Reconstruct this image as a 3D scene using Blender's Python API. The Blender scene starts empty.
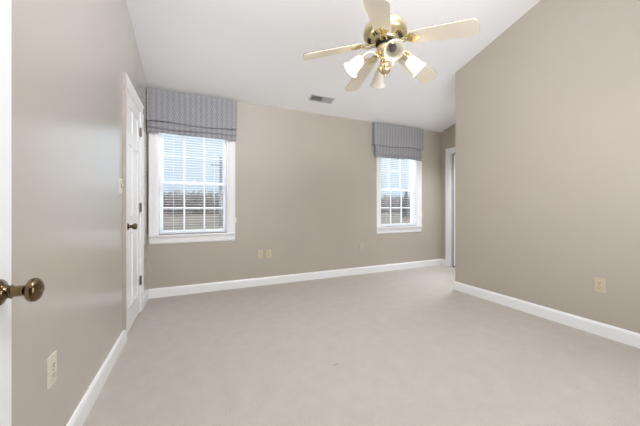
import bpy, bmesh, math, random
from mathutils import Vector, Matrix
random.seed(7)
PI = math.pi
SC = bpy.context.scene
COL = SC.collection

# ------------------------------------------------------------------ camera
EYE = 1.055
cam = bpy.data.cameras.new('camera')
cam.sensor_width = 36.0
cam.lens = 276.18 / 640 * 36.0
cam.shift_y = -5.5 / 640
cam.clip_start = 0.02
cam.clip_end = 800
cam_o = bpy.data.objects.new('camera', cam)
COL.objects.link(cam_o)
cam_o.location = (0, 0, EYE)
cam_o.rotation_euler = (PI / 2, 0, -0.4222)
SC.camera = cam_o

# ------------------------------------------------------------------ view
SC.view_settings.view_transform = 'Standard'
SC.view_settings.look = 'None'
SC.view_settings.exposure = 0.29
SC.view_settings.gamma = 1.0
SC.view_settings.use_curve_mapping = False

# ------------------------------------------------------------------ world
W = bpy.data.worlds.new('sky')
SC.world = W
W.use_nodes = True
nt = W.node_tree
nt.nodes.clear()
out = nt.nodes.new('ShaderNodeOutputWorld')
bg = nt.nodes.new('ShaderNodeBackground')
tc = nt.nodes.new('ShaderNodeTexCoord')
sep = nt.nodes.new('ShaderNodeSeparateXYZ')
rmp = nt.nodes.new('ShaderNodeValToRGB')
nt.links.new(tc.outputs['Generated'], sep.inputs[0])
nt.links.new(sep.outputs['Z'], rmp.inputs[0])
nt.links.new(rmp.outputs[0], bg.inputs[0])
nt.links.new(bg.outputs[0], out.inputs[0])
e = rmp.color_ramp.elements
e[0].position = 0.0
e[0].color = (0.66, 0.79, 0.93, 1)
e[1].position = 1.0
e[1].color = (1.0, 1.0, 1.0, 1)
x = rmp.color_ramp.elements.new(0.3)
x.color = (0.72, 0.86, 0.96, 1)
bg.inputs[1].default_value = 0.80

# ------------------------------------------------------------------ lamps
def area(name, loc, target, sx, sy, power, col, spread=180):
    l = bpy.data.lights.new(name, 'AREA')
    l.shape = 'RECTANGLE'
    l.size = sx
    l.size_y = sy
    l.energy = power
    l.color = col
    l.spread = math.radians(spread)
    o = bpy.data.objects.new(name, l)
    COL.objects.link(o)
    o.location = loc
    o.rotation_euler = (Vector(target) - Vector(loc)).to_track_quat('-Z', 'Y').to_euler()
    return o

WHITE = (1.0, 1.025, 1.12)
area('ceiling_fill_light', (1.25, 0.45, 2.1), (1.25, 0.6, 3.3), 1.6, 0.5, 5, WHITE)  # added unseen fill aimed up at the ceiling
area('soft_front_light', (1.55, 0.12, 1.5), (1.4, 2.4, 2.9), 2.0, 1.0, 20, WHITE)  # added fill lamp by the front wall, out of view
area('soft_upper_fill', (0.8, 0.12, 3.05), (0.2, 3.7, 2.2), 1.2, 0.5, 48, WHITE)  # added fill high over the doorway, no real fixture
area('soft_low_light', (1.7, 0.12, 0.8), (1.5, 3.7, 0.8), 2.2, 0.9, 11.5, WHITE)  # added low fill for the lower walls and floor
area('hall_fill_light', (0.1, -0.7, 2.40), (0.1, -0.65, 0), 0.7, 0.7, 6, WHITE)  # made-up hall lamp, extra fill from behind the camera
area('alcove_fill_light', (3.6, 2.76, 2.42), (3.6, 2.78, 0), 0.3, 0.3, 11, WHITE, 110)  # invented lamp hidden in the alcove, brightens its floor and the back wall
area('daylight_fill_left', (-0.016, 4.75, 2.7), (0.2, 3.0, 0.6), 1.0, 0.9, 55, (0.92, 0.96, 1.0))  # added lamp outside, above the view, strengthens the sky's light
area('daylight_fill_right', (3.16, 4.75, 2.7), (2.9, 3.0, 0.6), 1.0, 0.9, 55, (0.92, 0.96, 1.0))  # same added daylight booster for the farther window
area('upward_fill_left', (-0.016, 4.6, 0.2), (0.3, 3.0, 1.9), 1.0, 0.6, 12, WHITE)  # added lamp hidden below the sill, throws light up onto the ceiling
area('upward_fill_right', (3.16, 4.6, 0.2), (2.8, 3.0, 1.9), 1.0, 0.6, 15, WHITE)  # same hidden upward fill under the farther window
BULB = 320.0

# ------------------------------------------------------------------ materials
def s2l(c):
    c = c / 255.0
    return c / 12.92 if c <= 0.04045 else ((c + 0.055) / 1.055) ** 2.4

def rgb(r, g, b):
    return (s2l(r), s2l(g), s2l(b), 1)

def mat(name, col, rough=0.5, metal=0.0, noise=0.0, scale=40.0, bump=0.0, bscale=None, spec=None, col2=None):
    m = bpy.data.materials.new(name)
    m.use_nodes = True
    n = m.node_tree.nodes
    k = m.node_tree.links
    p = n['Principled BSDF']
    p.inputs['Base Color'].default_value = col
    p.inputs['Roughness'].default_value = rough
    p.inputs['Metallic'].default_value = metal
    if spec is not None:
        p.inputs['Specular IOR Level'].default_value = spec
    t = n.new('ShaderNodeTexCoord')
    if noise or col2:
        z = n.new('ShaderNodeTexNoise')
        z.inputs['Scale'].default_value = scale
        z.inputs['Detail'].default_value = 5
        k.new(t.outputs['Object'], z.inputs['Vector'])
        r = n.new('ShaderNodeValToRGB')
        r.color_ramp.elements[0].position = 0.3
        r.color_ramp.elements[1].position = 0.7
        if col2:
            a, b = col, col2
        else:
            a = tuple(v * (1 - noise) for v in col[:3]) + (1,)
            b = tuple(min(1, v * (1 + noise)) for v in col[:3]) + (1,)
        r.color_ramp.elements[0].color = a
        r.color_ramp.elements[1].color = b
        k.new(z.outputs['Fac'], r.inputs[0])
        k.new(r.outputs[0], p.inputs['Base Color'])
    if bump:
        z2 = n.new('ShaderNodeTexNoise')
        z2.inputs['Scale'].default_value = bscale or scale
        z2.inputs['Detail'].default_value = 3
        k.new(t.outputs['Object'], z2.inputs['Vector'])
        bp = n.new('ShaderNodeBump')
        bp.inputs['Strength'].default_value = bump
        bp.inputs['Distance'].default_value = 0.01
        k.new(z2.outputs['Fac'], bp.inputs['Height'])
        k.new(bp.outputs[0], p.inputs['Normal'])
    return m

M = {}
M['wall'] = mat('greige_wall_paint', rgb(180, 172, 159), 0.45, noise=0.012, scale=3, bump=0.015, bscale=160, spec=0.5)
M['wall_sheen'] = mat('greige_wall_paint_window_sheen', rgb(184, 176, 165), 0.26, noise=0.012, scale=3, bump=0.012, bscale=160, spec=1.0)  # same wall paint, made lighter and glossier to imitate the window's sheen
_p = M['wall_sheen'].node_tree.nodes['Principled BSDF']
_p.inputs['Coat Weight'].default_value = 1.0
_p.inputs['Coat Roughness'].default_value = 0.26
M['ceiling'] = mat('white_ceiling_paint', rgb(247, 247, 246), 0.9, noise=0.01, scale=2)
M['trim'] = mat('white_trim_paint', rgb(239, 239, 238), 0.32, noise=0.01, scale=4)
M['vinyl'] = mat('white_window_vinyl', rgb(243, 244, 245), 0.35, noise=0.01, scale=4)
M['blind'] = mat('white_blind_slat', rgb(240, 242, 244), 0.45, noise=0.01, scale=6)
M['carpet'] = mat('cream_carpet', rgb(194, 188, 178), 0.97, noise=0.035, scale=9, bump=0.9, bscale=130, spec=0.1)
def carpet_stain(m, px, py):
    n = m.node_tree.nodes
    k = m.node_tree.links
    p = n['Principled BSDF']
    src = p.inputs['Base Color'].links[0].from_socket
    t = n.new('ShaderNodeTexCoord')
    mp = n.new('ShaderNodeMapping')
    mp.inputs['Location'].default_value = (-px * 30, -py * 55, 0)
    mp.inputs['Scale'].default_value = (30, 55, 1)
    k.new(t.outputs['Object'], mp.inputs[0])
    ln = n.new('ShaderNodeVectorMath')
    ln.operation = 'LENGTH'
    k.new(mp.outputs[0], ln.inputs[0])
    rr = n.new('ShaderNodeValToRGB')
    rr.color_ramp.elements[0].position = 0.2
    rr.color_ramp.elements[0].color = (0.4, 0.4, 0.4, 1)
    rr.color_ramp.elements[1].position = 0.9
    rr.color_ramp.elements[1].color = (0, 0, 0, 1)
    k.new(ln.outputs['Value'], rr.inputs[0])
    mx = n.new('ShaderNodeMix')
    mx.data_type = 'RGBA'
    k.new(rr.outputs[0], mx.inputs[0])
    k.new(src, mx.inputs[6])
    mx.inputs[7].default_value = rgb(110, 100, 88)
    k.new(mx.outputs[2], p.inputs['Base Color'])
carpet_stain(M['carpet'], 0.855, 1.65)
M['almond'] = mat('almond_plastic', rgb(200, 189, 162), 0.4, noise=0.01, scale=20)
M['ivory'] = mat('ivory_plastic', rgb(212, 205, 189), 0.35, noise=0.01, scale=20)
M['beige_plate'] = mat('painted_plate', rgb(186, 177, 164), 0.4, noise=0.01, scale=20)
M['slot'] = mat('dark_slot', rgb(70, 60, 45), 0.7, noise=0.05, scale=20)
M['dark'] = mat('dark_void', rgb(38, 36, 34), 0.8, noise=0.05, scale=20)
M['brass'] = mat('polished_brass', rgb(230, 214, 172), 0.24, 1.0, noise=0.06, scale=25)
M['antique'] = mat('antique_brass', rgb(112, 95, 68), 0.14, 1.0, noise=0.25, scale=45)
M['nickel'] = mat('worn_hinge_metal', rgb(150, 140, 120), 0.35, 1.0, noise=0.1, scale=60)
M['cream'] = mat('cream_fan_paint', rgb(226, 217, 198), 0.4, noise=0.015, scale=6)
M['walnut'] = mat('walnut_veneer', rgb(120, 92, 66), 0.45, noise=0.15, scale=12)
M['champagne'] = mat('champagne_metal', rgb(205, 196, 160), 0.3, 0.75, noise=0.05, scale=10)
M['register'] = mat('register_metal', rgb(205, 204, 202), 0.45, noise=0.02, scale=10)
M['cord'] = mat('dark_cord', rgb(72, 70, 68), 0.8, noise=0.1, scale=90)
M['bark'] = mat('bare_branch_bark', rgb(182, 170, 160), 0.95, noise=0.2, scale=0.25)
M['evergreen'] = mat('evergreen_needles', rgb(122, 126, 116), 0.95, noise=0.3, scale=3)
M['pole'] = mat('weathered_pole_wood', rgb(168, 167, 172), 0.9, noise=0.15, scale=5)
M['field'] = mat('dry_winter_grass', rgb(150, 138, 124), 1.0, col2=rgb(192, 180, 165), scale=0.16, bump=0.2, bscale=0.6)

def fabric():
    m = bpy.data.materials.new('grey_maze_weave_fabric')
    m.use_nodes = True
    n = m.node_tree.nodes
    k = m.node_tree.links
    p = n['Principled BSDF']
    p.inputs['Roughness'].default_value = 0.95
    p.inputs['Specular IOR Level'].default_value = 0.15
    t = n.new('ShaderNodeTexCoord')
    mp = n.new('ShaderNodeMapping')
    k.new(t.outputs['Object'], mp.inputs[0])
    mp.inputs['Rotation'].default_value = (0, 0, 0)
    sep = n.new('ShaderNodeSeparateXYZ')
    k.new(mp.outputs[0], sep.inputs[0])
    def math_(op, a, b=None):
        q = n.new('ShaderNodeMath')
        q.operation = op
        for i, v in enumerate((a, b)):
            if v is None:
                continue
            if isinstance(v, (int, float)):
                q.inputs[i].default_value = v
            else:
                k.new(v, q.inputs[i])
        return q.outputs[0]
    # diagonal coordinates of the cloth, cut in square cells whose stripes turn by 90 degrees
    u = math_('MULTIPLY', math_('ADD', sep.outputs['X'], sep.outputs['Z']), 0.7071)
    v = math_('MULTIPLY', math_('SUBTRACT', sep.outputs['Z'], sep.outputs['X']), 0.7071)
    cell = 0.042
    iu = math_('FLOOR', math_('DIVIDE', u, cell))
    iv = math_('FLOOR', math_('DIVIDE', v, cell))
    par = math_('FLOORED_MODULO', math_('ADD', iu, iv), 2.0)
    su = math_('FLOORED_MODULO', math_('DIVIDE', u, cell / 3), 1.0)
    sv = math_('FLOORED_MODULO', math_('DIVIDE', v, cell / 3), 1.0)
    a = math_('MULTIPLY', math_('GREATER_THAN', su, 0.5), par)
    b = math_('MULTIPLY', math_('GREATER_THAN', sv, 0.5), math_('SUBTRACT', 1.0, par))
    f = math_('ADD', a, b)
    mx = n.new('ShaderNodeMix')
    mx.data_type = 'RGBA'
    k.new(f, mx.inputs[0])
    mx.inputs[6].default_value = rgb(112, 112, 115)
    mx.inputs[7].default_value = rgb(184, 184, 185)
    k.new(mx.outputs[2], p.inputs['Base Color'])
    z2 = n.new('ShaderNodeTexNoise')
    z2.inputs['Scale'].default_value = 300
    k.new(t.outputs['Object'], z2.inputs['Vector'])
    bp = n.new('ShaderNodeBump')
    bp.inputs['Strength'].default_value = 0.4
    bp.inputs['Distance'].default_value = 0.002
    k.new(z2.outputs['Fac'], bp.inputs['Height'])
    k.new(bp.outputs[0], p.inputs['Normal'])
    return m
M['fabric'] = fabric()

def glass():
    m = bpy.data.materials.new('window_glass')
    m.use_nodes = True
    n = m.node_tree.nodes
    k = m.node_tree.links
    n.clear()
    o = n.new('ShaderNodeOutputMaterial')
    tr = n.new('ShaderNodeBsdfTransparent')
    tr.inputs[0].default_value = (0.97, 0.98, 0.985, 1)
    gl = n.new('ShaderNodeBsdfGlossy')
    gl.inputs['Roughness'].default_value = 0.02
    mx = n.new('ShaderNodeMixShader')
    mx.inputs[0].default_value = 0.025
    k.new(tr.outputs[0], mx.inputs[1])
    k.new(gl.outputs[0], mx.inputs[2])
    k.new(mx.outputs[0], o.inputs[0])
    return m
M['glass'] = glass()

def frosted(name, col, f):
    m = bpy.data.materials.new(name)
    m.use_nodes = True
    n = m.node_tree.nodes
    k = m.node_tree.links
    n.clear()
    o = n.new('ShaderNodeOutputMaterial')
    d = n.new('ShaderNodeBsdfPrincipled')
    d.inputs['Base Color'].default_value = col
    d.inputs['Roughness'].default_value = 0.3
    t = n.new('ShaderNodeBsdfTranslucent')
    t.inputs[0].default_value = col
    mx = n.new('ShaderNodeMixShader')
    mx.inputs[0].default_value = f
    k.new(d.outputs[0], mx.inputs[1])
    k.new(t.outputs[0], mx.inputs[2])
    k.new(mx.outputs[0], o.inputs[0])
    return m
M['shade_glass'] = frosted('frosted_shade_glass', rgb(244, 240, 230), 0.45)

def emit(name, col, s):
    m = bpy.data.materials.new(name)
    m.use_nodes = True
    p = m.node_tree.nodes['Principled BSDF']
    p.inputs['Base Color'].default_value = col
    p.inputs['Emission Color'].default_value = col
    p.inputs['Emission Strength'].default_value = s
    return m
M['bulb_lit'] = emit('lit_bulb', (1.0, 0.9, 0.75, 1), BULB)
M['bulb_off'] = mat('unlit_bulb_glass', rgb(84, 78, 72), 0.3, noise=0.1, scale=40)

# ------------------------------------------------------------------ mesh helpers
class MB:
    def __init__(s):
        s.bm = bmesh.new()

    def box(s, x0, x1, y0, y1, z0, z1, mtx=None):
        vs = [s.bm.verts.new((x, y, z)) for x in (x0, x1) for y in (y0, y1) for z in (z0, z1)]
        for f in ((0, 1, 3, 2), (4, 6, 7, 5), (0, 4, 5, 1), (2, 3, 7, 6), (0, 2, 6, 4), (1, 5, 7, 3)):
            s.bm.faces.new([vs[i] for i in f])
        if mtx:
            for v in vs:
                v.co = mtx @ v.co
        return s

    def prism(s, pts, axis, a, b, mtx=None):
        """extrude a 2D polygon along an axis; pts are the two other coordinates in x,y,z order"""
        def P(p, t):
            return {'x': (t, p[0], p[1]), 'y': (p[0], t, p[1]), 'z': (p[0], p[1], t)}[axis]
        A = [s.bm.verts.new(P(p, a)) for p in pts]
        B = [s.bm.verts.new(P(p, b)) for p in pts]
        s.bm.faces.new(A)
        s.bm.faces.new(B[::-1])
        for i in range(len(pts)):
            j = (i + 1) % len(pts)
            s.bm.faces.new([A[i], B[i], B[j], A[j]])
        if mtx:
            for v in A + B:
                v.co = mtx @ v.co
        return s

    def lathe(s, prof, mtx=None, n=32, cap=True, arc=None):
        """prof: (radius, z) pairs, spun about local z"""
        mtx = mtx or Matrix()
        rings = []
        for r, z in prof:
            if r < 1e-5:
                rings.append([s.bm.verts.new(mtx @ Vector((0, 0, z)))])
            else:
                rings.append([s.bm.verts.new(mtx @ Vector((r * math.cos(2 * PI * i / n), r * math.sin(2 * PI * i / n), z))) for i in range(n)])
        for a, b in zip(rings, rings[1:]):
            if len(a) == 1 and len(b) == 1:
                continue
            for i in range(n):
                j = (i + 1) % n
                if len(a) == 1:
                    s.bm.faces.new([a[0], b[i], b[j]])
                elif len(b) == 1:
                    s.bm.faces.new([a[i], b[0], a[j]])
                else:
                    s.bm.faces.new([a[i], b[i], b[j], a[j]])
        if cap:
            for r in (rings[0], rings[-1]):
                if len(r) > 1:
                    s.bm.faces.new(r)
        return s

    def tube(s, pts, r, n=10, radii=None):
        pts = [Vector(p) for p in pts]
        rings = []
        ref = Vector((0, 0, 1))
        for i, p in enumerate(pts):
            t = (pts[min(i + 1, len(pts) - 1)] - pts[max(i - 1, 0)]).normalized()
            u = t.cross(ref)
            if u.length < 1e-3:
                u = t.cross(Vector((1, 0, 0)))
            u.normalize()
            w = t.cross(u)
            q = radii[i] if radii else r
            rings.append([s.bm.verts.new(p + u * q * math.cos(2 * PI * k / n) + w * q * math.sin(2 * PI * k / n)) for k in range(n)])
        for a, b in zip(rings, rings[1:]):
            for i in range(n):
                j = (i + 1) % n
                s.bm.faces.new([a[i], b[i], b[j], a[j]])
        s.bm.faces.new(rings[0])
        s.bm.faces.new(rings[-1])
        return s

    def build(s, name, m, parent=None, loc=None, smooth=False, bevel=0.0, seg=2):
        if loc:
            L = Vector(loc)
            for v in s.bm.verts:
                v.co -= L
        bmesh.ops.recalc_face_normals(s.bm, faces=s.bm.faces)
        if bevel:
            bmesh.ops.bevel(s.bm, geom=[q for q in s.bm.edges if q.is_manifold and q.calc_face_angle(0) > 0.5],
                            offset=bevel, segments=seg, affect='EDGES', clamp_overlap=True)
        me = bpy.data.meshes.new(name)
        s.bm.to_mesh(me)
        s.bm.free()
        me.materials.append(m)
        if smooth:
            for p in me.polygons:
                p.use_smooth = True
            me.set_sharp_from_angle(angle=math.radians(40))
        o = bpy.data.objects.new(name, me)
        COL.objects.link(o)
        if loc:
            o.location = loc
        if parent:
            o.parent = parent
            # children are written in the parent's frame
        return o

def empty(name, loc, rz=0.0):
    o = bpy.data.objects.new(name, None)
    o.empty_display_size = 0.05
    COL.objects.link(o)
    o.location = loc
    o.rotation_euler = (0, 0, rz)
    return o

def tag(o, label, cat, group=None, kind=None):
    o['label'] = label
    o['category'] = cat
    if group:
        o['group'] = group
    if kind:
        o['kind'] = kind
    return o

def struct(o):
    o['kind'] = 'structure'
    return o

def dup(root, name=None):
    r = root.copy()
    COL.objects.link(r)
    for ch in list(root.children):
        c = ch.copy()
        COL.objects.link(c)
        c.parent = r
        for g in list(ch.children):
            d = g.copy()
            COL.objects.link(d)
            d.parent = c
    return r

# ------------------------------------------------------------------ room dimensions
XL, XR, XA = -0.514, 3.039, 4.13      # left wall, right wall, end wall of the alcove
YF, YB, YR = 0.05, 3.736, 2.523       # front wall, back wall, end of the right wall
TH = 0.16
EAVE, SL = 2.44, 0.2836
def cz(y):
    return EAVE + SL * (YB - y)

# ------------------------------------------------------------------ floor, walls, ceiling
struct(MB().box(XL - 0.2, XA + 0.2, -1.7, YB + TH, -0.12, 0).build('floor', M['carpet']))
cl = MB()
cl.prism([(YF - 0.13, cz(YF - 0.13)), (YB + TH, cz(YB + TH)), (YB + TH, cz(YB + TH) + 0.12), (YF - 0.13, cz(YF - 0.13) + 0.12)],
         'x', XL - 0.15, XA + 0.15)
struct(cl.build('ceiling', M['ceiling']))

# left wall with the closet door opening
DY0, DY1, DZ = 2.672, 3.285, 2.02
wl = MB()
wl.prism([(YF - 0.13, 0), (DY0, 0), (DY0, cz(DY0)), (YF - 0.13, cz(YF - 0.13))], 'x', XL - 0.12, XL)
wl.prism([(DY1, 0), (YB + TH, 0), (YB + TH, cz(YB + TH)), (DY1, cz(DY1))], 'x', XL - 0.12, XL)
wl.prism([(DY0, DZ), (DY1, DZ), (DY1, cz(DY1)), (DY0, cz(DY0))], 'x', XL - 0.12, XL)
wl.box(XL - 0.16, XL - 0.13, DY0 - 0.05, DY1 + 0.05, 0, DZ + 0.05)
struct(wl.build('wall_left', M['wall_sheen']))

# back wall with two window openings
WIN = [-0.0165, 3.1615]               # window centres
HW = 0.3935                           # half opening
Z0, Z1 = 0.735, 2.06
wb = MB()
edges = [XL, WIN[0] - HW, WIN[0] + HW, WIN[1] - HW, WIN[1] + HW, XA + 0.12]
for i in (0, 2, 4):
    wb.box(edges[i], edges[i + 1], YB, YB + TH, 0, EAVE)
for i in (1, 3):
    wb.box(edges[i], edges[i + 1], YB, YB + TH, 0, Z0)
    wb.box(edges[i], edges[i + 1], YB, YB + TH, Z1, EAVE)
struct(wb.build('wall_back', M['wall']))

# right wall and the wall that turns the corner into the alcove
wr = MB()
wr.prism([(YF - 0.13, 0), (YR, 0), (YR, cz(YR)), (YF - 0.13, cz(YF - 0.13))], 'x', XR, XR + 0.12)
wr.box(XR + 0.12, XA, YR - 0.12, YR, 0, cz(YR))
struct(wr.build('wall_right', M['wall']))

# end wall of the alcove with the closet opening
AY0, AY1, AZ = 2.68, 3.53, 2.015
wa = MB()
wa.prism([(YR - 0.12, 0), (AY0, 0), (AY0, cz(AY0)), (YR - 0.12, cz(YR - 0.12))], 'x', XA, XA + 0.12)
wa.prism([(AY1, 0), (YB, 0), (YB, cz(YB)), (AY1, cz(AY1))], 'x', XA, XA + 0.12)
wa.prism([(AY0, AZ), (AY1, AZ), (AY1, cz(AY1)), (AY0, cz(AY0))], 'x', XA, XA + 0.12)
struct(wa.build('wall_alcove', M['wall']))
wv = MB().box(XA + 0.121, XA + 0.15, AY0 - 0.05, AY1 + 0.05, 0, AZ + 0.05)
struct(wv.build('wall_closet', M['dark']))

# front wall with the doorway the picture is taken from
PX0, PX1, PZ = -0.45, 0.47, 2.06
wf = MB()
wf.box(XL, PX0, YF - 0.13, YF, 0, cz(YF))
wf.box(PX1, XR, YF - 0.13, YF, 0, cz(YF))
wf.box(PX0, PX1, YF - 0.13, YF, PZ, cz(YF))
struct(wf.build('wall_front', M['wall']))
wh = MB()
wh.box(XL - 0.12, XL, -1.7, YF - 0.13, 0, 2.44)
wh.box(1.3, 1.42, -1.7, YF - 0.13, 0, 2.44)
wh.box(XL, 1.3, -1.7, -1.58, 0, 2.44)
struct(wh.build('wall_hall', M['wall']))
struct(MB().box(XL - 0.12, 1.42, -1.7, YF - 0.13, 2.44, 2.5).build('ceiling_hall', M['ceiling']))

# ------------------------------------------------------------------ baseboards
BH, BT = 0.1085, 0.014
PROF = [(0, 0), (BT, 0), (BT, BH - 0.022), (BT * 0.75, BH - 0.012), (BT * 0.45, BH - 0.004), (0, BH)]
def base_x(mb, xw, sgn, y0, y1):      # along y, on a wall at x = xw
    mb.prism([(xw + sgn * a, z) for a, z in PROF], 'y', y0, y1)
bl = MB()
base_x(bl, XL, 1, YF, 2.586)
base_x(bl, XL, 1, 3.376, YB)
struct(bl.build('baseboard_left', M['trim']))
bb = MB()
bb.prism([(YB - a, z) for a, z in PROF], 'x', XL + BT, XA)
struct(bb.build('baseboard_back', M['trim']))
br = MB()
base_x(br, XR, -1, YF, YR + BT)
br.prism([(YR + a, z) for a, z in PROF], 'x', XR, XA)
struct(br.build('baseboard_right', M['trim']))
ba = MB()
base_x(ba, XA, -1, 3.625, YB - BT)
struct(ba.build('baseboard_alcove', M['trim']))

# ------------------------------------------------------------------ casing of a door opening on an x wall
def casing_prof(w, t):
    return [(0, 0), (w, 0), (w, t), (w - 0.012, t), (w - 0.022, t * 0.8), (0.02, t * 0.62), (0.008, t * 0.5), (0, t * 0.4)]

def door_trim(name, xw, sgn, y0, y1, z, w, t=0.018):
    mb = MB()
    cp = casing_prof(w, t)
    mb.prism([(xw + sgn * b, y0 - a) for a, b in cp], 'z', 0, z + 0.0005)
    mb.prism([(xw + sgn * b, y1 + a) for a, b in cp], 'z', 0, z + 0.0005)
    # head
    mb.prism([(xw + sgn * b, z + a) for a, b in cp], 'y', y0 - w, y1 + w)
    # jambs and stop
    d0, d1 = sorted((xw, xw - sgn * 0.118))
    mb.box(d0, d1, y0, y0 + 0.008, 0, z)
    mb.box(d0, d1, y1 - 0.008, y1, 0, z)
    mb.box(d0, d1, y0 + 0.008, y1 - 0.008, z - 0.008, z)
    return struct(mb.build(name, M['trim']))

door_trim('trim_1', XL, 1, DY0, DY1, DZ, 0.087)
door_trim('trim_2', XA, -1, AY0, AY1, AZ, 0.095)

struct(MB().box(XL, XL + 0.0185, DY0 - 0.087 - 0.016, DY0 - 0.0872, BH, DZ + 0.087).build('trim_4', M['wall']))

# ------------------------------------------------------------------ six panel door, local frame: x along width, y thickness (front -y), z up
def panel_door(name, w, h, t, m, rows):
    mb = MB()
    st = 0.105 if w > 0.7 else 0.085
    mid = 0.09 if w > 0.7 else 0.07
    core = t * 0.5
    mb.box(0.002, w - 0.002, t / 2 - core / 2, t / 2 + core / 2, 0.002, h - 0.002)
    xs = [(st, w / 2 - mid / 2), (w / 2 + mid / 2, w - st)]
    for a, b in ((0, st), (w - st, w), (w / 2 - mid / 2, w / 2 + mid / 2)):
        mb.box(a, b, 0, t, 0, h)
    zs = [0] + [q for r in rows for q in r] + [h]
    for i in range(0, len(zs), 2):
        for (a, b) in xs:
            mb.box(a, b, 0, t, zs[i], zs[i + 1])
    for (a, b) in xs:
        for (c, d) in rows:
            for s in (0, 1):
                yo = t / 2 - core / 2 if s == 0 else t / 2 + core / 2
                yi = 0.004 if s == 0 else t - 0.004
                g, k = 0.018, 0.045
                A = [mb.bm.verts.new(p) for p in ((a + g, yo, c + g), (b - g, yo, c + g), (b - g, yo, d - g), (a + g, yo, d - g))]
                B = [mb.bm.verts.new(p) for p in ((a + k, yi, c + k), (b - k, yi, c + k), (b - k, yi, d - k), (a + k, yi, d - k))]
                mb.bm.faces.new(B)
                for i in range(4):
                    j = (i + 1) % 4
                    mb.bm.faces.new([A[i], A[j], B[j], B[i]])
    return mb.build(name, m)

def lathe_smooth(prof, mtx, name, m, parent, n=32):
    return MB().lathe(prof, mtx, n).build(name, m, parent, smooth=True)

KNOB = [(0.0, 0.0), (0.032, 0.0), (0.033, 0.003), (0.030, 0.007), (0.022, 0.011), (0.0165, 0.016), (0.0150, 0.021), (0.0172, 0.025),
        (0.0138, 0.028), (0.0138, 0.034), (0.016, 0.037), (0.020, 0.040), (0.0265, 0.046), (0.0295, 0.054), (0.0290, 0.062),
        (0.0255, 0.069), (0.018, 0.074), (0.008, 0.0765), (0.0, 0.077)]

ROWS = [(0.20, 0.83), (0.97, 1.58), (1.69, 1.90)]
# closet door on the left wall: local x runs along +Y from DY0, front faces +X
cd = panel_door('door_1', DY1 - DY0 - 0.022, DZ - 0.022, 0.035, M['trim'], ROWS)
cd.location = (XL - 0.002, DY0 + 0.011, 0.012)
cd.rotation_euler = (0, 0, PI / 2)
struct(cd)
# (local -y is world +x)
lathe_smooth([(r * 0.9, z * 0.9) for r, z in KNOB], Matrix.Translation((0.05, 0, 0.885)) @ Matrix.Rotation(PI / 2, 4, 'X'), 'door_knob', M['antique'], cd, 24)
for z in (0.31, 1.045, 1.80):
    hg = MB()
    wdt = DY1 - DY0 - 0.022
    hg.lathe([(0, -0.047), (0.0065, -0.045), (0.0065, 0.045), (0, 0.047)], Matrix.Translation((wdt + 0.004, -0.012, z)), 12)
    hg.box(wdt - 0.022, wdt + 0.004, -0.004, -0.0005, z - 0.044, z + 0.044)
    hg.build('hinge', M['nickel'], cd, smooth=True)

# open entry door standing against the left wall; its free edge looks into the room
ed = panel_door('door_2', 0.90, 2.02, 0.035, M['trim'], [(0.24, 0.80), (1.0, 1.60), (1.70, 1.90)])
ed.location = (-0.450, 0.112, 0.012)
ed.rotation_euler = (0, 0, PI / 2)
struct(ed)
ENTRY_KNOB = lathe_smooth([(r_ * (1.03 if z_ > 0.04 else 1.0), (0.052 + (z_ - 0.037) * 0.78) if z_ > 0.036 else z_ + (0.015 if z_ > 0.03 else 0)) for r_, z_ in KNOB], Matrix.Translation((0.845, 0, 0.830)) @ Matrix.Rotation(PI / 2, 4, 'X'), 'door_knob', M['antique'], ed, 40)
lathe_smooth(KNOB[:12] + [(0, 0.042)], Matrix.Translation((0.845, 0.035, 0.835)) @ Matrix.Rotation(-PI / 2, 4, 'X'), 'rear_rose', M['antique'], ed, 24)

# closet door in the alcove, a dark gap around it
ad = panel_door('door_3', AY1 - AY0 - 0.08, AZ - 0.05, 0.03, M['trim'], [(0.2, 0.83), (0.97, 1.56), (1.66, 1.86)])
ad.location = (XA + 0.025, AY1 - 0.042, 0.022)
ad.rotation_euler = (0, 0, -PI / 2)
struct(ad)
gp = MB()
gp.box(XA + 0.05, XA + 0.06, AY1 - 0.05, AY1 - 0.0085, 0.0, AZ - 0.0085)
gp.box(XA + 0.05, XA + 0.06, AY0 + 0.009, AY1 - 0.0085, AZ - 0.03, AZ - 0.0085)
struct(gp.build('trim_gap_shade', M['dark']))  # dark strips added in the door gap to paint its shade

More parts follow.
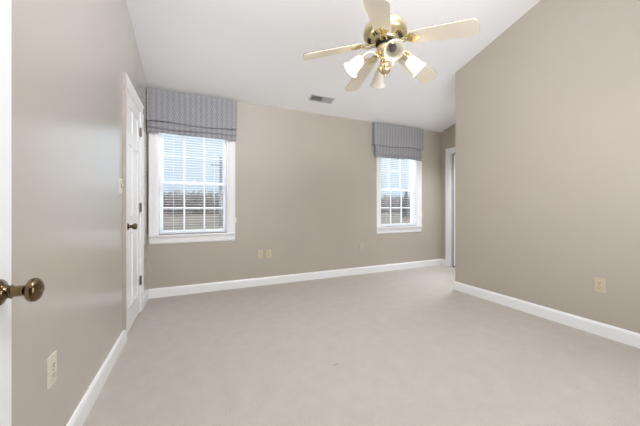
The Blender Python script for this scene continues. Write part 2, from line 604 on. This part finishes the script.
# ------------------------------------------------------------------ windows
def window(name, xc):
    root = struct(empty(name, (xc, YB, Z0)))
    H = Z1 - Z0
    # casing: two legs and a head, local z from the stool top
    cw = 0.0875
    c = MB()
    cp = casing_prof(cw, 0.02)
    c.prism([(-HW - a, -b) for a, b in cp], 'z', 0, H)
    c.prism([(HW + a, -b) for a, b in cp], 'z', 0, H)
    c.prism([(-b, H + a) for a, b in cp], 'x', -HW - cw, HW + cw)
    c.build('casing', M['trim'], root)
    s = MB()
    s.box(-HW - cw, HW + cw, -0.045, 0, -0.024, 0)
    s.box(-HW, HW, 0, TH - 0.02, -0.024, 0)
    s.build('stool', M['trim'], root, bevel=0.004)
    MB().prism([(0, -0.024), (-0.018, -0.024), (-0.018, -0.095), (-0.012, -0.108), (0, -0.113)], 'x', -HW - cw + 0.002, HW + cw - 0.002).build('apron', M['trim'], root)
    j = MB()
    j.box(-HW, -HW + 0.012, 0, TH, 0, H)
    j.box(HW - 0.012, HW, 0, TH, 0, H)
    j.box(-HW + 0.012, HW - 0.012, 0, TH, H - 0.012, H)
    j.build('jamb', M['vinyl'], root)
    def sash(nm, z0, z1, y0, bot, top, zm):
        f = MB()
        a = HW - 0.013
        t = 0.03
        sw = 0.034
        f.box(-a, -a + sw, y0, y0 + t, z0, z1)
        f.box(a - sw, a, y0, y0 + t, z0, z1)
        f.box(-a + sw, a - sw, y0, y0 + t, z0, z0 + bot)
        f.box(-a + sw, a - sw, y0, y0 + t, z1 - top, z1)
        o = f.build(nm, M['vinyl'], root, bevel=0.003)
        MB().box(-a + sw - 0.004, a - sw + 0.004, y0 + 0.013, y0 + 0.017, z0 + bot - 0.004, z1 - top + 0.004).build('glass_pane', M['glass'], o)
        mu = MB()
        g = (2 * (a - sw)) / 3
        for k in (-0.5, 0.5):
            mu.box(k * g - 0.009, k * g + 0.009, y0 + 0.004, y0 + 0.012, z0 + bot, z1 - top)
        mu.box(-a + sw, a - sw, y0 + 0.005, y0 + 0.011, zm - 0.008, zm + 0.008)
        mu.build('muntin', M['vinyl'], o)
        return o
    lo = sash('lower_sash', 0.003, 0.642, 0.082, 0.036, 0.035, 0.315)
    up = sash('upper_sash', 0.612, H - 0.014, 0.114, 0.035, 0.04, 0.955)
    lk = MB().box(-0.03, 0.03, 0.086, 0.108, 0.642, 0.65)
    lk.lathe([(0.012, 0.65), (0.012, 0.66), (0, 0.662)], Matrix.Translation((0, 0.097, 0)), 12)
    lk.build('sash_lock', M['vinyl'], lo)
    return root
window('window_1', WIN[0])
window('window_2', WIN[1])

# ------------------------------------------------------------------ horizontal blinds
def blind(xc):
    root = empty('window_blind', (xc, YB + 0.045, Z0))
    a = HW - 0.018
    sl = MB()
    z = 0.045
    while z < 1.255:
        r = Matrix.Translation((0, 0, z)) @ Matrix.Rotation(math.radians(-3), 4, 'X')
        pts = []
        n = 6
        for i in range(n + 1):
            u = -1 + 2 * i / n
            pts.append((0.0135 * u, 0.0016 * (1 - u * u) + 0.001))
        for i in range(n, -1, -1):
            u = -1 + 2 * i / n
            pts.append((0.0135 * u, 0.0016 * (1 - u * u) - 0.001))
        sl.prism(pts, 'x', -a, a, r)
        z += 0.031
    sl.build('slats', M['blind'], root)
    MB().box(-a, a, -0.024, 0.024, 0.004, 0.024).build('bottom_rail', M['blind'], root, bevel=0.004)
    MB().box(-a, a, -0.026, 0.026, 1.265, 1.311).build('headrail', M['blind'], root, bevel=0.003)
    for k in (-0.62, 0.62):
        cb = MB()
        for y in (-0.0150, 0.0150):
            cb.tube([(k * a, y, 0.024), (k * a, y, 1.265)], 0.0012, 6)
        cb.build('ladder_cord', M['blind'], root)
    return root
tag(blind(WIN[0]), 'white horizontal slat blind hanging open in the window beside the left wall', 'blind', 'slat blinds inside the windows')
tag(blind(WIN[1]), 'white horizontal slat blind hanging open in the farther window near the alcove', 'blind', 'slat blinds inside the windows')

# ------------------------------------------------------------------ roman shades
def roman_shade(x0, x1, inset, zt, zv, zb, seed):
    rnd = random.Random(seed)
    xc = (x0 + x1) / 2
    root = empty('roman_shade', (xc, YB, zb))
    w = (x1 - x0) / 2
    D = 0.08
    top = zt - zb
    # mounting board
    MB().box(-w + 0.012, w - 0.012, -D + 0.012, -0.0215, top - 0.03, top - 0.006).build('mounting_board', M['trim'], root)
    # flat front: a cloth sheet with a slightly wavy hem and side returns, given thickness
    va = MB()
    nx, nz = 44, 12
    def hem(u):
        return (zv - zb) + 0.010 * math.sin(2.2 * PI * u + seed) * (0.3 + u) + 0.004 * math.sin(9 * u + seed)
    def sheet(off):
        g = []
        for i in range(nx + 1):
            u = i / nx
            row = []
            for j in range(nz + 1):
                q = j / nz
                z = top + (hem(u) - top) * q
                y = -D - 0.006 * math.sin(PI * q) * math.sin(PI * u) - 0.003 * math.sin(13 * u + seed) * q + off
                row.append(va.bm.verts.new((-w + 2 * w * u, y, z)))
            g.append(row)
        return g
    A, B = sheet(0), sheet(0.006)
    for i in range(nx):
        for j in range(nz):
            va.bm.faces.new([A[i][j], A[i + 1][j], A[i + 1][j + 1], A[i][j + 1]])
            va.bm.faces.new([B[i][j], B[i][j + 1], B[i + 1][j + 1], B[i + 1][j]])
    for i in range(nx):
        va.bm.faces.new([A[i][0], B[i][0], B[i + 1][0], A[i + 1][0]])
        va.bm.faces.new([A[i][nz], A[i + 1][nz], B[i + 1][nz], B[i][nz]])
    for j in range(nz):
        va.bm.faces.new([A[0][j], A[0][j + 1], B[0][j + 1], B[0][j]])
        va.bm.faces.new([A[nx][j], B[nx][j], B[nx][j + 1], A[nx][j + 1]])
    for s in (-1, 1):
        xa, xb = sorted((s * w, s * (w - 0.006)))
        va.box(xa, xb, -D + 0.004, -0.001, hem(0 if s < 0 else 1) + 0.004, top)
    va.build('flat_panel', M['fabric'], root, smooth=True)
    # gathered folds below, a looping cloth section swept across the width
    hv = zv - zb
    prof = [(-0.046, hv + 0.02), (-0.050, 0.085), (-0.062, 0.040), (-0.070, 0.014), (-0.066, 0.002), (-0.054, 0.0), (-0.040, 0.014), (-0.034, 0.05), (-0.036, hv + 0.02)]
    prof2 = [(-0.056, hv + 0.025), (-0.062, hv - 0.015), (-0.073, 0.085), (-0.0775, 0.066), (-0.074, 0.056), (-0.064, 0.056), (-0.054, 0.07), (-0.048, 0.10), (-0.050, hv + 0.025)]
    for nm, pr_, ph in (('lower_fold', prof, 0.0), ('upper_fold', prof2, 1.7)):
        fo = MB()
        rings = []
        nn = 36
        wl_ = w - inset
        for i in range(nn + 1):
            u = i / nn
            dz = 0.005 * math.sin(2 * PI * u * 1.1 + ph + seed) + 0.003 * math.sin(11 * u + ph)
            rings.append([fo.bm.verts.new((-wl_ + 2 * wl_ * u, y + 0.003 * math.sin(7 * u + ph), max(0.0, z + (dz if z > 0.001 else max(0, dz))))) for y, z in pr_])
        for a, b in zip(rings, rings[1:]):
            for i in range(len(pr_)):
                j = (i + 1) % len(pr_)
                fo.bm.faces.new([a[i], b[i], b[j], a[j]])
        fo.bm.faces.new(rings[0])
        fo.bm.faces.new(rings[-1])
        fo.build(nm, M['fabric'], root, smooth=True)
    return root
rs1 = roman_shade(-0.509, 0.478, 0.004, 2.415, 2.045, 1.915, 0.4)
tag(rs1, 'grey maze-patterned roman shade raised over the window beside the left wall', 'roman shade', 'patterned roman shades over the windows')
rs2 = roman_shade(2.598, 3.628, 0.03, 2.418, 2.06, 1.868, 2.6)
tag(rs2, 'grey maze-patterned roman shade raised over the farther window near the alcove', 'roman shade', 'patterned roman shades over the windows')
# lift cord hanging down in the corner by the left wall (in the shade's frame)
MB().tube([(-0.490, -0.032, 0.12), (-0.490, -0.030, -0.5), (-0.490, -0.036, -1.17)], 0.0045, 8).build('lift_cord', M['cord'], rs1)

def cleat(x, z):
    root = empty('cord_cleat', (x, YB, z))
    MB().box(-0.006, 0.006, -0.006, 0, -0.03, 0.03).build('base_plate', M['vinyl'], root, bevel=0.002)
    MB().tube([(0, -0.016, -0.035), (0, -0.013, -0.02), (0, -0.006, 0), (0, -0.013, 0.02), (0, -0.016, 0.035)], 0.004, 8).build('hook', M['vinyl'], root, smooth=True)
    return root
tag(cleat(WIN[0] + 0.4905, 0.89), 'small white cord cleat on the wall at the right edge of the nearer window', 'cleat', 'cord cleats by the windows')
tag(cleat(WIN[1] + 0.4905, 0.92), 'small white cord cleat on the wall at the right edge of the farther window', 'cleat', 'cord cleats by the windows')

# ------------------------------------------------------------------ wall plates, local frame: x along wall, -y into room
def plate(name, m):
    root = empty(name, (0, 0, 0))
    mb = MB()
    w, h = 0.036, 0.058
    mb.prism([(-w, 0), (-w, -0.002), (-w + 0.005, -0.006), (w - 0.005, -0.006), (w, -0.002), (w, 0)], 'z', -h, h)
    mb.build('cover_plate', m, root)
    return root

def outlet(m):
    root = plate('wall_outlet', m)
    for s in (-1, 1):
        zc = s * 0.0195
        mb = MB()
        pts = [(0.0165 * math.cos(2 * PI * i / 20), zc + 0.0145 * max(-0.85, min(0.85, math.sin(2 * PI * i / 20) * 1.0))) for i in range(20)]
        mb.prism(pts, 'y', -0.0085, -0.006)
        o = mb.build('receptacle', m, root)
        sl = MB()
        sl.box(-0.0075, -0.005, -0.0092, -0.0084, zc - 0.001, zc + 0.008)
        sl.box(0.005, 0.0075, -0.0092, -0.0084, zc - 0.001, zc + 0.007)
        sl.lathe([(0.003, 0.0084), (0.003, 0.0092)], Matrix.Translation((0, 0, zc - 0.007)) @ Matrix.Rotation(PI / 2, 4, 'X'), 10)
        sl.build('slots', M['slot'], o)
    MB().lathe([(0.003, 0.006), (0.003, 0.0075), (0, 0.008)], Matrix.Rotation(PI / 2, 4, 'X'), 10).build('screw', M['nickel'], root)
    return root

def place(root, x, y, z, rz):
    root.location = (x, y, z)
    root.rotation_euler = (0, 0, rz)
    return root
o1 = outlet(M['ivory'])
place(o1, XL, 1.41, 0.422, PI / 2)
tag(o1, 'ivory duplex outlet low on the left wall, nearest the open door', 'outlet', 'duplex outlets on the walls')
o2 = outlet(M['almond'])
place(o2, XR, 1.133, 0.415, -PI / 2)
tag(o2, 'almond duplex outlet low on the right wall', 'outlet', 'duplex outlets on the walls')
o3 = dup(o2)
place(o3, 0.905, YB, 0.425, 0)
tag(o3, 'almond duplex outlet on the back wall, right one of the two plates side by side', 'outlet', 'duplex outlets on the walls')
# cable plate next to it
cp_ = plate('cable_plate', M['almond'])
MB().lathe([(0.007, 0.006), (0.007, 0.009), (0.0045, 0.009), (0.0045, 0.016), (0, 0.016)], Matrix.Rotation(PI / 2, 4, 'X'), 12).build('coax_jack', M['nickel'], cp_)
place(cp_, 0.79, YB, 0.428, 0)
tag(cp_, 'almond cable plate on the back wall, left one of the two plates side by side', 'wall plate')
pp = plate('phone_plate', M['beige_plate'])
MB().box(-0.007, 0.007, -0.0085, -0.006, -0.008, 0.008).build('jack', M['beige_plate'], pp)
place(pp, 2.393, YB, 0.428, 0)
tag(pp, 'beige plate alone low on the back wall, left of the farther window', 'wall plate')
sw = plate('light_switch', M['ivory'])
MB().box(-0.006, 0.006, -0.008, -0.006, -0.013, 0.013).build('switch_slot', M['slot'], sw)
MB().box(-0.0045, 0.0045, -0.018, -0.006, 0.0, 0.011).build('toggle', M['ivory'], sw, bevel=0.001)
for s in (-1, 1):
    MB().lathe([(0.003, 0.006), (0.003, 0.0075), (0, 0.008)], Matrix.Translation((0, 0, s * 0.03)) @ Matrix.Rotation(PI / 2, 4, 'X'), 10).build('screw', M['nickel'], sw)
place(sw, XL, 2.492, 1.216, PI / 2)
tag(sw, 'ivory light switch on the left wall beside the closed panel door', 'switch')

# ------------------------------------------------------------------ ceiling register
def register():
    root = empty('ceiling_vent', (1.558, 3.415, cz(3.415)))
    root.rotation_euler = (-math.atan(SL), 0, 0)
    W2, H2 = 0.172, 0.062
    f = MB()
    iw, ih = W2 - 0.02, H2 - 0.018
    f.box(-W2, -iw, -H2, H2, -0.008, 0)
    f.box(iw, W2, -H2, H2, -0.008, 0)
    f.box(-iw, iw, -H2, -ih, -0.008, 0)
    f.box(-iw, iw, ih, H2, -0.008, 0)
    f.box(-0.005, 0.005, -ih, ih, -0.008, 0)
    f.build('frame', M['register'], root, bevel=0.002)
    MB().box(-iw, iw, -ih, ih, -0.0008, -0.0002).build('duct_opening', M['dark'], root)
    for s in (-1, 1):
        lv = MB()
        n = 11
        for i in range(n):
            xx = s * (0.012 + (iw - 0.016) * (i + 0.5) / n)
            lv.box(-0.0006, 0.0006, -ih, ih, -0.0065, 0.0065,
                   Matrix.Translation((xx, 0, -0.0068)) @ Matrix.Rotation(-s * math.radians(48), 4, 'Y'))
        lv.build('louvers', M['register'], root)
    return root
tag(register(), 'white metal air register set in the sloped ceiling above the back wall', 'vent')

# ------------------------------------------------------------------ ceiling fan
FX, FY, FZ = 1.285, 1.680, 2.295
FR = 0.61
fan = empty('ceiling_fan', (FX, FY, FZ))
tag(fan, 'cream five-blade ceiling fan with brass fittings and four bell-shaped glass lights', 'ceiling fan')
ct = cz(FY) - FZ
MB().lathe([(0.0, ct + 0.01), (0.062, ct - 0.001 + 0.01), (0.066, ct - 0.02), (0.06, ct - 0.05), (0.035, ct - 0.075), (0.014, ct - 0.085), (0, ct - 0.085)]).build('canopy', M['champagne'], fan, smooth=True)
MB().lathe([(0.0125, 0.12), (0.0125, ct - 0.08)], n=16).build('downrod', M['champagne'], fan, smooth=True)
MB().lathe([(0, 0.135), (0.03, 0.135), (0.036, 0.128), (0.075, 0.124), (0.120, 0.117), (0.145, 0.105), (0.157, 0.085), (0.160, 0.055), (0.158, 0.042),
            (0.146, 0.030), (0.132, 0.020), (0.098, 0.004), (0.095, -0.004), (0.090, -0.010), (0, -0.010)], n=48).build('motor_housing', M['champagne'], fan, smooth=True)
for g in range(4):
    vs = MB()
    for i in range(7):
        a = 2 * PI * (g * 9 + i + 1) / 36
        m4 = Matrix.Rotation(a, 4, 'Z') @ Matrix.Translation((0.1165, 0, 0.0108)) @ Matrix.Rotation(-math.atan2(0.016, 0.034), 4, 'Y')
        vs.box(-0.014, 0.014, -0.0046, 0.0046, -0.002, 0.001, m4)
    vs.build('vent_slots', M['dark'], fan)
MB().lathe([(0.066, -0.010), (0.068, -0.020), (0.064, -0.028), (0.060, -0.030), (0.0, -0.030)], n=40).build('flywheel', M['dark'], fan, smooth=True)
# switch housing and light kit body
MB().lathe([(0, -0.030), (0.050, -0.030), (0.056, -0.040), (0.056, -0.085), (0.048, -0.098), (0.030, -0.106), (0.022, -0.115), (0.020, -0.140), (0.026, -0.150),
            (0.020, -0.158), (0, -0.158)], n=36).build('switch_housing', M['brass'], fan, smooth=True)
MB().lathe([(0, -0.155), (0.016, -0.157), (0.030, -0.165), (0.041, -0.180), (0.045, -0.200), (0.041, -0.220), (0.030, -0.236), (0.014, -0.243), (0.008, -0.247),
            (0.010, -0.254), (0.006, -0.262), (0, -0.264)], n=36).build('ball_finial', M['brass'], fan, smooth=True)

PH = math.radians(156.0)
DROOP = math.atan(0.205)
for kk in range(5):
    a = PH - kk * 2 * PI / 5
    base = Matrix.Rotation(a, 4, 'Z') @ Matrix.Rotation(DROOP, 4, 'Y')
    pitch = base @ Matrix.Rotation(math.radians(-12), 4, 'X')
    R = FR / math.cos(DROOP)
    # blade outline: narrower at the root, rounded corners at the tip
    pts = []
    r0, w0, w1, cr = 0.185, 0.058, 0.073, 0.035
    pts += [(r0 + 0.012, -w0), (R - cr, -w1)]
    for i in range(1, 7):
        t = -PI / 2 + i * PI / 12
        pts.append((R - cr + cr * math.cos(t), -w1 + cr + cr * math.sin(t)))
    for i in range(0, 7):
        t = i * PI / 12
        pts.append((R - cr + cr * math.cos(t), w1 - cr + cr * math.sin(t)))
    pts += [(r0 + 0.012, w0), (r0, w0 - 0.014), (r0, -w0 + 0.014)]
    bl_ = MB().prism(pts, 'z', -0.003, 0.002, pitch).build('blade', M['cream'], fan)
    MB().prism(pts, 'z', 0.0021, 0.0065, pitch).build('upper_veneer', M['walnut'], bl_)
    # blade iron: a shaped bracket plate, two scrolled arms and screws
    ir = MB()
    pl = [(0.150, -0.016), (0.175, -0.030), (0.205, -0.046), (0.222, -0.040), (0.228, -0.022), (0.248, -0.014), (0.262, 0.0), (0.248, 0.014), (0.228, 0.022),
          (0.222, 0.040), (0.205, 0.046), (0.175, 0.030), (0.150, 0.016)]
    ir.prism(pl, 'z', -0.0075, -0.0032, pitch)
    for s in (-1, 1):
        q = [(0.085, s * 0.012, -0.012), (0.105, s * 0.018, -0.020), (0.130, s * 0.022, -0.018), (0.155, s * 0.018, -0.010), (0.180, s * 0.020, -0.008)]
        ir.tube([base @ Vector(p) for p in q], 0.006, 8)
    for (u, v) in ((0.205, -0.03), (0.205, 0.03), (0.245, 0.0)):
        ir.lathe([(0.005, -0.0075), (0.005, -0.0095), (0, -0.0105)], pitch @ Matrix.Translation((u, v, 0)), 10)
    ir.build('blade_iron', M['brass'], fan)

SHADE = [(0.022, 0.0), (0.030, 0.004), (0.036, 0.016), (0.040, 0.035), (0.043, 0.060), (0.047, 0.082), (0.053, 0.100), (0.062, 0.114), (0.0675, 0.120)]
ARM0 = math.radians(245.7)
for kk in range(4):
    a = ARM0 + kk * PI / 2
    lit = kk in (1, 3)
    R4 = Matrix.Rotation(a, 4, 'Z')
    q = [(0.020, 0, -0.125), (0.045, 0, -0.118), (0.075, 0, -0.095), (0.105, 0, -0.080), (0.138, 0, -0.088), (0.160, 0, -0.117)]
    am = MB()
    am.tube([R4 @ Vector(p) for p in q], 0.006, 10)
    q2 = [(0.045, 0, -0.118), (0.066, 0, -0.128), (0.082, 0, -0.120), (0.082, 0, -0.104), (0.072, 0, -0.102)]
    am.tube([R4 @ Vector(p) for p in q2], 0.0035, 8)
    am.build('light_arm', M['brass'], fan, smooth=True)
    # shade axis runs outward and down
    T = R4 @ Matrix.Translation((0.157, 0, -0.114)) @ Matrix.Rotation(math.radians(135), 4, 'Y')
    MB().lathe([(0, 0.0), (0.014, 0.0), (0.024, 0.008), (0.026, 0.022), (0.026, 0.034), (0.018, 0.036), (0, 0.036)], T, 24).build('shade_fitter', M['brass'], fan, smooth=True)
    T2 = T @ Matrix.Translation((0, 0, 0.024))
    inner = [(r - 0.003, z) for r, z in SHADE]
    sh = MB().lathe(SHADE + inner[::-1], T2, 36, cap=False).build('lamp_shade', M['shade_glass'], fan, smooth=True)
    MB().lathe([(0, 0.014), (0.012, 0.014), (0.013, 0.030), (0.020, 0.046), (0.025, 0.062), (0.023, 0.076), (0.014, 0.086), (0, 0.090)], T2, 20).build(
        'bulb', M['bulb_lit'] if lit else M['bulb_off'], sh, smooth=True)
pc = MB()
for i in range(9):
    pc.lathe([(0, -0.0035), (0.003, 0), (0, 0.0035)], Matrix.Translation((0.052, -0.03, -0.10 - 0.0085 * i)), 8)
pc.tube([(0.052, -0.03, -0.09), (0.052, -0.03, -0.18)], 0.001, 6)
pc.lathe([(0, -0.205), (0.006, -0.20), (0.007, -0.19), (0.003, -0.18), (0, -0.178)], Matrix.Translation((0.052, -0.03, 0)), 10)
pc.build('pull_chain', M['brass'], fan)

# ------------------------------------------------------------------ outdoors: a field, bare woods, a pole, an evergreen
GZ = -3.0
struct(MB().box(-260, 420, YB + 1.0, 420, GZ - 0.3, GZ).build('ground', M['field']))
wd = MB()
rnd = random.Random(3)
def stick(bm, a, b, r0, r1):
    a, b = Vector(a), Vector(b)
    t = (b - a).normalized()
    u = t.cross(Vector((0.3, 0.9, 0.1))).normalized()
    w = t.cross(u)
    A = [bm.verts.new(a + (u * math.cos(c) + w * math.sin(c)) * r0) for c in (0, 2.094, 4.189)]
    B = [bm.verts.new(b + (u * math.cos(c) + w * math.sin(c)) * r1) for c in (0, 2.094, 4.189)]
    for i in range(3):
        j = (i + 1) % 3
        bm.faces.new([A[i], A[j], B[j], B[i]])
for i in range(1500):
    xx = rnd.uniform(-70, 250)
    yy = 165 + rnd.uniform(0, 40)
    h = rnd.uniform(12.5, 14.8)
    stick(wd.bm, (xx, yy, GZ), (xx + rnd.uniform(-.5, .5), yy, GZ + h), 0.22, 0.05)
    for k in range(18):
        t = rnd.uniform(0.05, 0.92)
        a = rnd.uniform(0, 2 * PI)
        ln = (1.15 - t) * rnd.uniform(2.0, 4.5)
        z = GZ + h * t
        stick(wd.bm, (xx, yy, z), (xx + ln * math.cos(a), yy + ln * math.sin(a), min(GZ + h, z + ln * rnd.uniform(0.5, 1.2))), 0.19, 0.07)
o = wd.build('bare_woods', M['bark'])
tag(o, 'brown line of leafless winter woods beyond the field outside the windows', 'woods', kind='stuff')

ptx, pty = 0.082 * 60, 1.06 * 60
pole = empty('utility_pole', (ptx, pty, GZ))
MB().lathe([(0.36, 0), (0.26, 15.1), (0, 15.15)], n=12).build('pole', M['pole'], pole, smooth=True)
MB().box(-2.0, 1.4, -0.3, -0.15, 13.0, 13.2).box(-1.6, 1.0, -0.3, -0.15, 11.8, 11.98).build('crossarm', M['pole'], pole)
for u in (-1.8, -1.0, 0.9, 1.3):
    MB().lathe([(0.07, 13.2), (0.09, 13.3), (0.05, 13.45), (0, 13.5)], Matrix.Translation((u, -0.22, 0)), 8).build('insulator', M['pole'], pole)
tag(pole, 'grey utility pole with crossarms seen outside the window beside the left wall', 'utility pole')

ev = empty('evergreen_tree', (0.694 * 95, 0.784 * 95, GZ))
tb = MB()
rnd = random.Random(5)
for i in range(900):
    t = rnd.random() ** 0.8
    z = 0.8 + 9.6 * t
    a = rnd.uniform(0, 2 * PI)
    r = (1 - t) * 1.9 + 0.15
    stick(tb.bm, (0, 0, z + 0.3), (r * math.cos(a), r * math.sin(a), z - 0.25 * r), 0.10, 0.22)
tb.build('foliage', M['evergreen'], ev)
MB().lathe([(0.25, 0), (0.05, 10.4), (0, 10.5)], n=8).build('trunk', M['bark'], ev)
tag(ev, 'dark narrow evergreen rising above the woods outside the farther window', 'tree')
